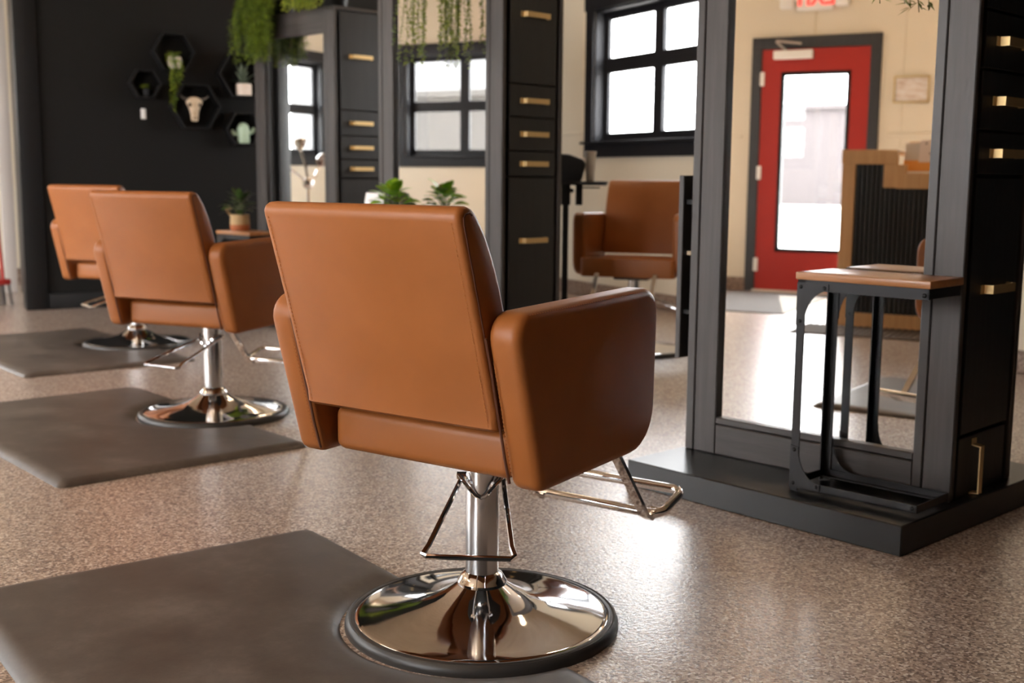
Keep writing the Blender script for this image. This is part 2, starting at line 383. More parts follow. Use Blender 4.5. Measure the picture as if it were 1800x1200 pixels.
# ================================================================== styling stations
UANG = R(17.0)
SX = Vector((math.sin(UANG), -math.cos(UANG)))        # along the mirror (s)
SN = Vector((math.cos(UANG), math.sin(UANG)))         # away from the chair (n)
ROTZ = math.atan2(SX.y, SX.x)
P = {1: Vector((2.355, 3.165)), 2: Vector((2.31, 5.87)), 3: Vector((2.314, 8.238))}
SW, SD, PH, ST = .935, .42, .0857, 2.06
def sl(k, s, n): return P[k]+SX*s+SN*n
def handle_mesh(name):
    # bent flat brass strip: tab, riser, bar, riser (x along bar, y out of the face, z tall)
    mb = MB(); h = .0125; t = .004
    pr = [(-.095, .001), (-.076, .001), (-.070, .028), (.082, .028), (.084, .001), (.094, .001)]
    out = pr+[(x, y+t) for x, y in reversed(pr)]
    out = [(-.095, 0), (-.073, 0), (-.069, .024), (.078, .024), (.080, 0), (.092, 0), (.092, t), (.084, t), (.082, .028), (-.073, .028), (-.077, t), (-.095, t)]
    mb.prism(out, 'z', -h, h); return mb.mesh(name, BRASS, 30)
HM = handle_mesh('handle')
SLAB = {1: 'tall black mirror station nearest the camera with a narrow side table in front',
        2: 'tall black mirror station in the middle of the row, behind the nearest chair',
        3: 'tall black mirror station farthest away, by the black wall with hexagon shelves'}
def station(k, seams):
    c = sl(k, SW/2, SD/2)
    e = thing('styling_station', SLAB[k], 'mirror station', (c.x, c.y, 0), ROTZ, 'black double sided mirror stations')
    off = (-SW/2, -SD/2, 0)
    def bx(nm, s0, s1, n0, n1, z0, z1, m_, bev=.003, par=e): return MB(off).box(s0, s1, n0, n1, z0, z1, bev, 1).build(nm, m_, par)
    MB(off).box(-.017, .9605, -.272, SD+.25, 0, PH, .003, 1, Matrix.Rotation(R(-2.4), 4, 'Z')).build('platform', PLATFORM, e)
    bx('carcass', .02, .913, .03, SD-.03, PH, ST, BLACK, 0)
    bx('top_panel', .005, .93, .005, SD-.005, ST, ST+.018, STAIN_S)
    zmb, zmt = .211, 1.915
    for side in (0, 1):
        def f(nm, s0, s1, d0, d1, z0, z1, m_, bev=.003):
            n0, n1 = (d0, d1) if side == 0 else (SD-d1, SD-d0)
            return bx(nm, s0, s1, n0, n1, z0, z1, m_, bev)
        f('edge_board', 0, .032, 0, .025, PH, ST, STAIN_S); f('stile', .035, .1215, .001, .025, PH, ST, STAIN_V)
        f('edge_board', .816, .846, .001, .025, PH, ST, STAIN_S); f('stile', .849, .935, 0, .025, PH, ST, STAIN_V)
        f('rail', .1215, .816, .002, .025, PH, .186, STAIN_H); f('rail_lip', .1215, .816, .003, .025, .189, zmb, STAIN_S)
        f('rail', .1215, .816, .002, .025, zmt, ST, STAIN_H)
        f('mirror', .11, .825, .0215, .026, zmb-.01, zmt+.01, MIRROR, 0)
    # cabinet side towards the camera
    z = seams; g = .004
    def front(nm, z0, z1, hz, hn=.218):
        p = bx(nm, .913, .9325, .052, .372, z0+g, z1-g, DRAWER, .002)
        h = inst('handle', HM, p, (.9325-SW/2, hn-SD/2, hz), (0, 0, PI/2))
        h.rotation_euler = (0, 0, -PI/2); h.scale = (-1, 1, 1)
        return p
    front('upper_door', z[0], ST-.01, 1.765); front('drawer', z[1], z[0], (z[1]+z[0])/2); front('drawer', z[2], z[1], (z[1]+z[2])/2); front('drawer', z[3], z[2], (z[2]+z[3])/2)
    ld = front('lower_door', .27, z[3]-.004, .69)
    kp = bx('kick_panel', .913, .9295, .052, .372, PH, .262, DRAWER, .002)
    h = inst('handle', HM, kp, (.9295-SW/2, .15-SD/2, .165), (0, 0, 0)); h.matrix_parent_inverse.identity()
    h.rotation_euler = Matrix(((0, 1, 0), (0, 0, -1), (-1, 0, 0))).to_euler()
    h.scale = (.92, 1, 1)
    # plain other side
    bx('side_panel', .004, .02, .03, SD-.03, PH, ST, DRAWER, .002)
    return e
st1 = station(1, [1.464, 1.304, 1.137, 1.014])
st2 = station(2, [1.438, 1.283, 1.122, 1.000])
st3 = station(3, [1.420, 1.256, 1.102, .980])
# stand-off board on the far side of the nearest station
off = (-SW/2, -SD/2, 0)
sb = MB(off).box(-.058, -.038, 0.005, .30, .392, 1.008, .002, 1).build('side_board', STAIN_S, st1)
for z in (.55, .75, .92): MB(off).box(-.038, .004, .02, .035, z-.008, z+.008, .001, 1).build('standoff_bracket', CHROME if z == .75 else BLACK, st1)

# ================================================================== salon chairs
def chair(name, label, loc, face, dz, lever, group='caramel salon chairs'):
    """face / lever: compass angle (from +Y towards +X) in degrees"""
    e = thing(name, label, 'chair', (loc[0], loc[1], 0), -R(face), group)
    def q(p): return [(y, z+dz) for y, z in p]
    # hydraulic base
    b = MB().lathe([(.055, .092), (.075, .078), (.11, .058), (.15, .045), (.20, .035), (.25, .0275), (.275, .0255), (.284, .0235), (.288, .020), (.288, .006), (.05, .006)], 72).build('base_plate', CHROME, e, 50)
    MB().lathe([(.286, .004), (.286, .0235), (.292, .0245), (.296, .022), (.300, .0235), (.306, .018), (.309, .010), (.309, 0), (.286, 0)], 72, closed=True).build('rubber_ring', RUBBER, e, 50)
    MB().lathe([(.04, .088), (.056, .088), (.056, .098), (.052, .104), (.046, .114), (.038, .12)], 36).build('collar', CHROME, e, 30)
    MB().lathe([(0, .10), (.0375, .10), (.0375, .275), (.037, .278), (.037, .392+dz), (0, .392+dz)], 40).build('column', CHROME2, e, 30)
    MB().box(-.10, .10, -.08, .12, .388+dz, .41+dz, .006).build('seat_bracket', STEEL_DARK, e)
    # pump lever: triangular wire loop plus spring wire
    la = R(face)-R(lever)     # local angle (ccw) of the lever direction relative to +y
    lm = Matrix.Rotation(la, 3, 'Z')
    zb = .245; zp = .335+dz*.3
    loop = [(-.045, -.01, zp), (-.085, .255, zb+.012), (-.093, .278, zb+.002), (-.085, .288, zb), (.085, .288, zb), (.093, .278, zb+.002), (.085, .255, zb+.012), (.045, -.01, zp)]
    lv = MB().tube([lm@Vector(p) for p in loop], .0058, 8).build('pump_lever', CHROME, e)
    MB().tube([lm@Vector(p) for p in ((-.05, .02, zp+.01), (-.03, .04, zp-.01), (-.012, .043, zp-.03), (0, .043, zp-.036), (.012, .043, zp-.03), (.03, .04, zp-.01), (.05, .02, zp+.01))], .0042, 6).build('lever_spring', CHROME, lv)
    MB().tube([lm@Vector((-.058, -.01, zp)), lm@Vector((.058, -.01, zp))], .009, 8).build('lever_pivot', CHROME, lv)
    # seat
    seat = MB().box(-.234, .234, -.228, .22, .410+dz, .507+dz, .022, 4).build('seat', LEATHER, e)
    fp = roundpoly([(-.268, .17), (.268, .17), (.268, .228), (-.268, .228)], [.006, .006, .025, .025], 4)
    MB().prism(fp, 'z', .41+dz, .515+dz, .018, 4).build('seat_front_roll', LEATHER, seat)
    # backrest: leaning slab
    prof = [(-.284, .519), (-.295, .526), (-.2975, .55), (-.3275, .65), (-.357, .75), (-.3875, .85), (-.4085, .918), (-.411, .930), (-.406, .940), (-.396, .946), (-.379, .947), (-.364, .942),
            (-.350, .930), (-.327, .900), (-.300, .850), (-.279, .80), (-.261, .745), (-.242, .68), (-.221, .61), (-.200, .54), (-.202, .519)]
    bk = MB().prism(q(prof), 'x', -.2475, .2475, .012, 3).build('backrest', LEATHER, e, 40)
    def along(pl, step):
        out = []; acc = 0
        for i in range(len(pl)-1):
            a, b_ = Vector(pl[i]), Vector(pl[i+1]); L_ = (b_-a).length; t = acc
            while t < L_: out.append((a+(b_-a)*(t/L_), (b_-a).normalized())); t += step
            acc = t-L_
        return out
    rear = q([(-.2945, .53), (-.3275, .65), (-.357, .75), (-.3875, .85), (-.4085, .918)])
    for sx in (-1, 1):
        MB().tube([(sx*.2475, y, z) for y, z in q([(-.282, .535), (-.3145, .65), (-.344, .75), (-.3745, .85), (-.3945, .915), (-.3955, .926), (-.390, .933), (-.379, .935), (-.370, .931)])], .0020, 6).build('piping', SEAM, bk)
    st = MB()
    for sx in (-1, 1):
        for p, d in along(rear, .0085):
            a, b_ = p, p+d*.005
            st.tube([(sx*.231, a.x-.0006, a.y), (sx*.231, b_.x-.0006, b_.y)], .0011, 4, cap=False)
    st.build('stitching', THREAD, bk)['kind'] = 'stuff'
    # armrests
    arm = roundpoly([(-.246, .401), (.206, .414), (.216, .767), (-.343, .753)], [.03, .10, .055, .05], 7)
    inner = [(-.30, .69), (-.275, .58), (-.25, .48), (-.235, .42)]
    for sx in (-1, 1):
        ar = MB().prism(q(arm), 'x', sx*.2485, sx*.320, .019, 4).build('armrest', LEATHER, e, 40)
        MB().tube([(sx*.2505, y, z) for y, z in q([(-.332, .705), (-.314, .645), (-.292, .56), (-.269, .47), (-.252, .415)])], .0030, 6).build('piping', SEAM, ar)
        st = MB()
        tl = q([(-.285, .7535), (.05, .7625), (.155, .765)])
        for p, d in along(tl, .0085):
            st.tube([(sx*.3148, p.x, p.y-.0055), (sx*.3148, p.x+d.x*.005, p.y-.0055+d.y*.005)], .0011, 4, cap=False)
        tl = q([(-.318, .66), (-.291, .56), (-.257, .43)])
        for p, d in along(tl, .0085):
            st.tube([(sx*.2605, p.x-.0015, p.y), (sx*.2605, p.x+d.x*.005-.0015, p.y+d.y*.005)], .0011, 4, cap=False)
        st.build('stitching', THREAD, ar)['kind'] = 'stuff'
    # footrest
    W_ = .195
    ft = sorted([1])
    lp = []
    cor = [(W_, .485, 0), (W_, .605, 0), (-W_, .605, 0), (-W_, .485, 0)]
    pts2 = roundpoly([(c[0], c[1]) for c in cor], .028, 5)
    for (x, y) in pts2: lp.append((x, y, .168+(y-.485)*.3+dz))
    fr_ = MB().tube(lp, .0122, 10, closed=True).build('footrest', CHROME, e, 60)
    for sx in (-1, 1):
        W2 = .165; a, b_ = Vector((sx*W2, .24, .43+dz)), Vector((sx*W2, .455, .170+dz)); d = (b_-a).normalized(); pr = Vector((0, d.z, -d.y))
        path = [a, a+(b_-a)*.5, b_, Vector((sx*W2, .478, .156+dz)), Vector((sx*W2, .515, .172+dz))]
        mb = MB(); vs_, fs = [], []
        for i, p in enumerate(path):
            t = (path[min(i+1, 4)]-path[max(i-1, 0)]).normalized(); nn = Vector((0, t.z, -t.y))
            for (ax_, an) in ((-.013, -.005), (.013, -.005), (.013, .005), (-.013, .005)): vs_.append(p+Vector((ax_, 0, 0))+nn*an)
        for i in range(4):
            for j in range(4): fs.append((i*4+j, i*4+(j+1) % 4, i*4+4+(j+1) % 4, i*4+4+j))
        fs += [(0, 1, 2, 3), (16, 17, 18, 19)]
        mb.add(vs_, fs); mb.build('footrest_bar', CHROME, fr_, 60)
    return e
chair('salon_chair', 'caramel leather salon chair in the foreground, nearest the camera', (1.134, 2.268), 63, 0, 212)
chair('salon_chair', 'caramel leather salon chair second in the row, left of the nearest one', (1.155, 4.83), 52.5, -.013, 238)
chair('salon_chair', 'caramel leather salon chair farthest left, nearest the black wall', (1.25, 7.06), 50, -.012, 262)
chair('salon_chair', 'caramel leather salon chair facing the camera beyond the station gap, under the window', (3.77, 5.59), 226, .036, 120)

# ================================================================== floor mats
def floor_mat(label, loc, ang, LY=.76, WX=.93):
    e_ = MB(); R1, B = .311, .035
    def outline(b, ra, cr):
        pts = []
        def corner(cx, cy_, a0):
            for k in range(6):
                a = a0+k*PI/10; pts.append((cx+cr*math.cos(a), cy_+cr*math.sin(a)))
        corner(-b-cr, LY-b-cr, 0); corner(-WX+b+cr, LY-b-cr, PI/2); corner(-WX+b+cr, -LY+b+cr, PI); corner(-b-cr, -LY+b+cr, 1.5*PI)
        y0 = math.sqrt(max(ra*ra-b*b, 0)); t0 = math.atan2(-y0, -b); t1 = math.atan2(y0, -b)
        a0 = math.atan2(-y0, -b) % (2*PI); a1 = math.atan2(y0, -b) % (2*PI)
        n = 40
        for k in range(n+1):
            a = a0+(a1-a0)*k/n; pts.append((ra*math.cos(a), ra*math.sin(a)))
        return pts
    rings = [(0, R1, .03, 0), (.004, R1+.008, .03, .006), (.016, R1+.026, .028, .014), (B, R1+.055, .026, .0195), (B+.012, R1+.075, .025, .0205)]
    vs_, fs = [], []
    for (b, ra, cr, z) in rings: vs_ += [(x, y, z) for x, y in outline(b, ra, cr)]
    n = len(vs_)//len(rings)
    for r_ in range(len(rings)-1):
        for k in range(n): fs.append((r_*n+k, r_*n+(k+1) % n, (r_+1)*n+(k+1) % n, (r_+1)*n+k))
    fs.append(tuple((len(rings)-1)*n+k for k in range(n))); fs.append(tuple(range(n))[::-1])
    e_.add(vs_, fs)
    o = e_.build('salon_floor_mat', MAT_RUB, None, 60); o.location = (loc[0], loc[1], .0005); o.rotation_euler = (0, 0, R(ang))
    tag(o, label, 'floor mat', 'dark rubber mats behind the chairs')
    return o
floor_mat('dark grey rubber floor mat under the nearest chair, cut by the frame edge', (1.125, 2.268), 8.6, .83, .93)
floor_mat('dark grey rubber floor mat around the base of the second chair', (1.15, 4.83), 13.5, .765, .93)
floor_mat('dark grey rubber floor mat around the base of the farthest chair', (1.25, 7.06), 12, .80, .90)

# ================================================================== C shaped side tables
def side_table(label, c, rot, h, base=0.):
    e = thing('side_table', label, 'side table', (c[0], c[1], base), rot, 'narrow side tables with wooden tops')
    A, Bd = .198, .096       # half length, half depth
    MB().box(-A-.006, A+.006, -Bd-.006, Bd+.006, h-.022, h, .004, 2).build('table_top', TABLEWOOD, e)
    t = .004
    for sy in (-1, 1):
        y0, y1 = sorted((sy*Bd, sy*(Bd-t)))
        MB().box(-A, -A+.026, y0, y1, 0.002, h-.022, 0).box(-A, -A+t, *sorted((sy*Bd, sy*(Bd-.026))), .002, h-.022, 0).build('leg', IRON, e)
        MB().box(-A, A, y0, y1, h-.052, h-.022, 0).build('top_rail', IRON, e)
        MB().box(-A, A, y0, y1, .012, .034, 0).box(-A, A, *sorted((sy*Bd, sy*(Bd-.022))), .012, .016, 0).build('bottom_rail', IRON, e)
        # curved gussets at the upper and lower corner
        for (zc, sg) in ((h-.03, -1), (.014, 1)):
            gp = [(-A, zc), (-A+.098, zc)]+[(-A+.098-.072*math.sin(a), zc+sg*(.03+.088*(1-math.cos(a)))) for a in [i*PI/14 for i in range(8)]]+[(-A, zc+sg*.118)]
            gp = [(-A, zc), (-A+.10, zc), (-A+.10, zc+sg*.02)]+[(-A+.10-.074*math.sin(a), zc+sg*(.02+.10*(1-math.cos(a)))) for a in [i*PI/16 for i in range(1, 9)]]+[(-A, zc+sg*.125)]
            MB().prism(gp, 'y', *sorted((sy*(Bd+.0005), sy*(Bd+.0035)))).build('gusset', IRON, e)
            for (x, z) in ((-A+.013, zc+sg*.012), (-A+.088, zc+sg*.012), (-A+.013, zc+sg*.112)):
                MB().ball((x, sy*(Bd+.004), z), .006, 1, .6, 1, 8).build('screw', BLACK, e)
        MB().ball((A-.012, sy*(Bd+.002), h-.04), .0065, 1, .6, 1, 8).build('screw', BLACK, e); MB().ball((A-.012, sy*(Bd+.002), .024), .006, 1, .6, 1, 8).build('screw', BLACK, e)
    for x in (-A, A-t):
        MB().box(x, x+t, -Bd, Bd, .012, .034, 0).build('cross_rail', IRON, e); MB().box(x, x+t, -Bd, Bd, h-.05, h-.022, 0).build('cross_rail', IRON, e)
    for z in (.30, .34, .42):
        MB().ball((-A-.001, -Bd+.01, z), .005, .6, 1, 1, 6).build('screw', BLACK, e)
    return e
c = sl(1, .742, -.120); side_table('black iron side table with wooden top on the platform of the nearest mirror station', c, ROTZ, .648, PH+.001)
c = sl(2, .19, -.12); side_table('black iron side table holding the bright green plant at the middle station', c, ROTZ, .648, PH+.001)
c = sl(3, .50, -.41); side_table('black iron side table holding the straw basket plant at the farthest station', c, ROTZ, .629, 0.001)

# ================================================================== plants
def leaf_mesh(L_, W_, curl=.25, fold=.18, n=5):
    mb = MB(); vs_, fs = [], []
    for i in range(n+1):
        t = i/n; wd = W_*math.sin(PI*min(1, t*.93+.04))**.8*(1-.25*t); z = -curl*L_*t*t
        vs_ += [(-wd, L_*t, z+fold*wd), (0, L_*t, z), (wd, L_*t, z+fold*wd)]
    for i in range(n):
        for j in range(2): fs.append((i*3+j, i*3+j+1, i*3+4+j, i*3+3+j))
    mb.add(vs_, fs); return mb
def quadleaf(mb, p, d, L_, W_, nrm):
    d = d.normalized(); s = d.cross(nrm)
    if s.length < 1e-3: s = Vector((1, 0, 0))
    s.normalize(); up_ = s.cross(d)*(W_*.3)
    mb.add([p, p+d*L_*.45+s*W_+up_, p+d*L_, p+d*L_*.45-s*W_+up_, p+d*L_*.5], [(0, 1, 4), (1, 2, 4), (2, 3, 4), (3, 0, 4)])
def hanging_plant(name, label, k, s, n, zpot, strands, leaf, m_, spread_s, fall, cat='hanging plant'):
    c = sl(k, s, n); e = thing(name, label, cat, (c.x, c.y, zpot), ROTZ, 'plants on top of the mirror stations')
    MB().lathe([(0, 0), (.075, 0), (.095, .11), (.088, .11), (.07, .09), (0, .09)], 24).build('pot', BLACK, e)
    lf, stm = MB(), MB()
    for i in range(strands):
        a = random.uniform(-1, 1); L_ = random.uniform(*fall)
        p = Vector((random.uniform(-.07, .07), random.uniform(-.07, .02), .10)); tgt = Vector((a*spread_s, -(n+random.uniform(.03, .13)), .06+random.uniform(0, .07)))
        pts = [p, (p+tgt)/2+Vector((0, 0, random.uniform(.03, .09))), tgt]
        q_ = tgt.copy(); dx = random.uniform(-.25, .25)
        ns = max(3, int(L_/.03))
        for j in range(ns):
            q_ = q_+Vector((dx*.03*(1-j/ns)+random.uniform(-.005, .005), random.uniform(-.006, .004)-.012*max(0, 1-j/4), -.03)); pts.append(q_.copy())
        stm.tube(pts, .0014, 4, cap=False)
        for j in range(1, len(pts)):
            for r_ in range(leaf[2]):
                t = random.random(); b_ = pts[j-1].lerp(pts[j], t)
                th = random.uniform(0, 2*PI); d = Vector((math.cos(th), math.sin(th), random.uniform(-.9, .25)))
                if j <= 2: d.z = random.uniform(-.1, .8)
                quadleaf(lf, b_, d, leaf[0]*random.uniform(.7, 1.25), leaf[1]*random.uniform(.8, 1.2), Vector((0, 0, 1)))
    f_ = lf.build('foliage', m_, e, 0); f_['kind'] = 'stuff'
    stm.build('stems', STEM, e, 0)
    return e
ZT = ST+.019
hanging_plant('hanging_fern', 'dense feathery fern spilling over the corner of the farthest mirror station', 3, .16, .14, ZT, 120, (.036, .0052, 7), GREEN1, .20, (.15, .44))
hanging_plant('trailing_plant', 'lime green trailing plant lying along the top of the farthest station', 3, .74, .16, ZT, 60, (.03, .010, 4), GREEN2, .20, (.0, .03))
hanging_plant('bead_vine', 'small leaved vine hanging in strings over the mirror of the middle station', 2, .45, .12, ZT, 13, (.018, .0075, 5), GREEN3, .11, (.52, .66))
hanging_plant('bead_vine', 'small leaved vine hanging near the right post of the middle station mirror', 2, .715, .12, ZT, 13, (.018, .0075, 5), GREEN3, .10, (.52, .66))
hanging_plant('hanging_fern', 'sparse fern whose tips hang in front of the nearest mirror', 1, .62, .14, ZT, 26, (.040, .0045, 5), GREEN1, .12, (.50, .68))

def potted(name, label, loc, potb, leaves, m_, L_, W_, zl, tilt, grp=None):
    e = thing(name, label, 'potted plant', loc, random.uniform(0, 6), grp)
    potb(e)
    ms = [leaf_mesh(L_*f, W_*f, .35).mesh('leaf', m_, 60) for f in (.75, .9, 1.05)]
    st = MB()
    for i in range(leaves):
        a = i*2.399; t = (i+.5)/leaves
        z = zl+.02+.09*(1-t)*(L_/.09); r_ = .015+.05*t*(L_/.09)
        p = Vector((r_*math.cos(a), r_*math.sin(a), z)); el = R(tilt[0]+(tilt[1]-tilt[0])*t)+random.uniform(-.2, .2)
        o = inst('leaf', ms[i % 3], e, p); o.rotation_euler = (el, random.uniform(-.3, .3), a-PI/2)
        st.tube([(0, 0, zl-.02), p*.6+Vector((0, 0, zl*.3)), p], .0018, 5, cap=False)
    st.build('stems', STEM, e, 0)
    return e
def pot_white(e): MB().lathe([(0, 0), (.042, 0), (.055, .085), (.05, .085), (.045, .07), (0, .07)], 24).build('pot', WHITE, e)
ztab2 = PH+.001+.6485
c = sl(2, .30, -.15); potted('leafy_plant', 'bright green broad leaved plant on the side table behind the nearest chair', (c.x, c.y, ztab2), pot_white, 22, GREEN4, .085, .048, .085, (64, 4))
c = sl(2, .06, -.10); e = thing('card_stand', 'white printed card standing on the side table beside the green plant', 'sign', (c.x, c.y, ztab2), ROTZ+R(8))
MB().box(-.062, .062, -.018, .018, 0, .018, .003).build('base', BLACK, e)
tilt = Matrix.Translation((0, 0, .012))@Matrix.Rotation(R(-12), 4, 'X')
MB().box(-.066, .066, -.004, .004, 0, .165, .001, 1, tilt).build('card', WHITE, e)
pm = MB()
for (x0, x1, z) in ((-.04, .04, .12), (-.03, .03, .105), (-.045, .045, .085), (-.045, -.01, .07), (.01, .045, .07), (-.045, .03, .055)):
    pm.box(x0, x1, -.0052, -.0044, z, z+.006, 0, 1, tilt)
pm.build('print', mat('grey_ink', (.25, .22, .22), .7), e)
def pot_basket(e):
    MB().lathe([(0, 0), (.058, 0), (.064, .012), (.064, .038)], 28).build('basket_band', RUSTBAND, e)
    MB().lathe([(.064, .038), (.062, .10), (.058, .105), (.055, .10), (.055, .02)], 28).build('basket', BASKET, e)
    MB().lathe([(0, .095), (.055, .095)], 16).build('soil', SOIL, e)
    MB().tube([(-.06, 0, .10), (-.082, .0, .125), (-.085, .0, .145), (-.07, .0, .155), (-.058, 0, .14)], .009, 6).build('basket_handle', BASKET, e)
c = sl(3, .43, -.41); pb = potted('basket_plant', 'dark leaved plant in a straw basket pot with rust band', (c.x, c.y, .631), pot_basket, 26, GREEN5, .085, .026, .11, (70, 0))

# ================================================================== hexagon shelves on the black wall
YD = 9.18
def hexshelf(label, x, z, r_, depth=.115):
    e = thing('hexagon_shelf', label, 'shelf', (x, YD-depth/2, z-r_*.866), 0, 'black hexagon wall shelves')
    t = .012; mb = MB(); ri = r_-t/.866
    poly = [(-r_/2, -depth/2), (r_/2, -depth/2), (r_/2, depth/2), (-r_/2, depth/2)]
    pr = [(-r_/2, 0), (r_/2, 0), (ri/2, t), (-ri/2, t)]
    me = MB().prism(pr, 'y', -depth/2, depth/2-.001, .0012, 1).mesh('side_panel', BLACK, 30)
    for k in range(6):
        a = k*PI/3
        # rotate the bottom panel about the hexagon centre (0,0,r*.866)
        rm = Matrix.Translation((0, 0, r_*.866))@Matrix.Rotation(a, 4, 'Y')@Matrix.Translation((0, 0, -r_*.866))
        o = inst('side_panel', me, e); o.matrix_local = rm
    return e
HX = dict(h1=(1.951, 1.902, .158), h2=(1.734, 1.661, .118), h3=(2.101, 1.506, .19), h4=(2.472, 1.758, .195), h5=(2.466, 1.348, .142))
hexshelf('black hexagon shelf at the top holding a trailing plant', *HX['h1']); hexshelf('smallest black hexagon shelf, at the left, holding a tiny plant', *HX['h2'])
hexshelf('large black hexagon shelf in the middle holding a cow skull', *HX['h3']); hexshelf('black hexagon shelf at the right holding a potted succulent', *HX['h4'])
hexshelf('black hexagon shelf at lower right holding a mint cactus figure', *HX['h5'])
def zin(k): x, z, r_ = HX[k]; return z-r_*.866+.0125
# trailing plant
e = thing('trailing_pot_plant', 'round pale pot with a green plant trailing below the top hexagon shelf', 'potted plant', (1.955, YD-.075, zin('h1')))
MB().lathe([(0, 0), (.035, .002), (.052, .03), (.055, .055), (.048, .085), (.040, .09), (.036, .08), (0, .07)], 20).build('pot', PALE, e)
lf = MB()
for i in range(150):
    a = random.uniform(0, 2*PI); p = Vector((-.02+.045*math.cos(a)*random.random(), -.02+.045*math.sin(a)*random.random(), .085+random.uniform(-.045, .035))); quadleaf(lf, p+Vector((0, -.02, 0)), Vector((math.cos(a), math.sin(a), random.uniform(-.3, .5))), .024, .009, Vector((0, 0, 1)))
for i in range(11):
    x = random.uniform(-.055, .035); L_ = random.uniform(.16, .40) if x < 0 else random.uniform(.1, .2); y = -.062-random.uniform(0, .02)
    j = 0
    while j < L_:
        for r_ in range(2): a = random.uniform(0, 2*PI); quadleaf(lf, Vector((x+random.uniform(-.008, .008), y, .06-j)), Vector((math.cos(a), math.sin(a), random.uniform(-.8, .2))), .022, .009, Vector((0, 0, 1)))
        j += .014
f_ = lf.build('foliage', GREEN3, e, 0); f_['kind'] = 'stuff'
# tiny plant
e = thing('small_plant', 'tiny green plant in a dark pot in the smallest hexagon shelf', 'potted plant', (1.742, YD-.06, zin('h2')))
MB().lathe([(0, 0), (.021, 0), (.027, .05), (.023, .05), (0, .042)], 16).build('pot', mat('slate_pot', (.03, .032, .036), .6), e)
lf = MB()
for i in range(90):
    a = random.uniform(0, 2*PI); r_ = random.random()*.042; quadleaf(lf, Vector((r_*math.cos(a)-.008, r_*math.sin(a)*.6, .052+random.uniform(0, .03))), Vector((math.cos(a), math.sin(a), .4)), .014, .006, Vector((0, 0, 1)))
f_ = lf.build('foliage', GREEN3, e, 0); f_['kind'] = 'stuff'
# cow skull
e = thing('cow_skull', 'bone coloured cow skull ornament with small dark horns', 'ornament', (2.088, YD-.085, 1.395))
sec = [(0, .020, .016), (.018, .026, .021), (.04, .026, .023), (.07, .030, .027), (.10, .038, .030), (.125, .052, .032), (.145, .057, .032), (.162, .050, .028), (.175, .034, .020), (.182, .012, .01)]
vs_, fs = [], []; n = 14
for (z, rx_, ry_) in sec:
    for k in range(n): a = 2*PI*k/n; vs_.append((rx_*math.cos(a)*(1+.12*math.cos(2*a)), ry_*math.sin(a), z))
for i in range(len(sec)-1):
    for k in range(n): fs.append((i*n+k, i*n+(k+1) % n, (i+1)*n+(k+1) % n, (i+1)*n+k))
fs += [tuple(range(n)), tuple((len(sec)-1)*n+k for k in range(n))]
mb = MB(); mb.add(vs_, fs); sk = mb.build('skull', BONE, e, 60)
DKB = mat('dark_bone', (.06, .035, .02), .8)
for sx in (-1, 1):
    MB().ball((sx*.037, -.022, .122), .013, 1, .7, 1.1, 10).build('eye_socket', DKB, sk); MB().ball((sx*.010, -.020, .022), .006, .8, .7, 1.8, 8).build('nostril', DKB, sk)
    MB().tube([(sx*.045, 0, .16), (sx*.07, -.004, .165), (sx*.092, -.008, .176), (sx*.105, -.01, .195)], [.011, .009, .006, .002], 8).build('horn', mat('horn_grey', (.12, .10, .085), .5), e)
# succulent
e = thing('potted_succulent', 'grey green pointed succulent in a pale cylinder pot', 'potted plant', (2.476, YD-.07, zin('h4')))
MB().lathe([(0, 0), (.056, 0), (.060, .004), (.060, .088), (.054, .09), (.05, .08), (0, .08)], 28).build('pot', PALE, e)
lm_ = [leaf_mesh(l_, .017, c_, .5, 6).mesh('leaf', GREYGREEN, 60) for l_, c_ in ((.17, .1), (.14, .3), (.11, .45))]
for i in range(13):
    a = i*2.4; o = inst('leaf', lm_[i % 3], e, (.012*math.cos(a), .012*math.sin(a), .08)); o.rotation_euler = (R(74-18*(i % 3)), 0, a)
# mint cactus figure
e = thing('cactus_figure', 'mint green ceramic cactus figure with two short arms', 'ornament', (2.462, YD-.07, zin('h5')))
MB().lathe([(0, 0), (.046, 0), (.049, .006), (.049, .10), (.045, .125), (.034, .145), (.018, .156), (0, .159)], 28).build('body', MINT, e, 60)
MB().tube([(-.04, 0, .07), (-.066, 0, .066), (-.078, 0, .076), (-.082, 0, .090)], [.017, .018, .018, .014], 10).ball((-.082, 0, .09), .0145).build('arm', MINT, e, 60)
MB().tube([(.04, 0, .085), (.066, 0, .085), (.078, 0, .098), (.082, 0, .112)], [.016, .017, .017, .013], 10).ball((.082, 0, .112), .0138).build('arm', MINT, e, 60)
# wall switch
e = thing('wall_switch', 'small white switch plate on the black wall below the smallest hexagon', 'switch', (1.727, YD, 1.405))
MB().box(-.018, .018, -.008, 0, 0, .076, .003).build('plate', WHITE, e); MB().box(-.007, .007, -.012, -.008, .022, .054, .002).build('rocker', WHITE, e)

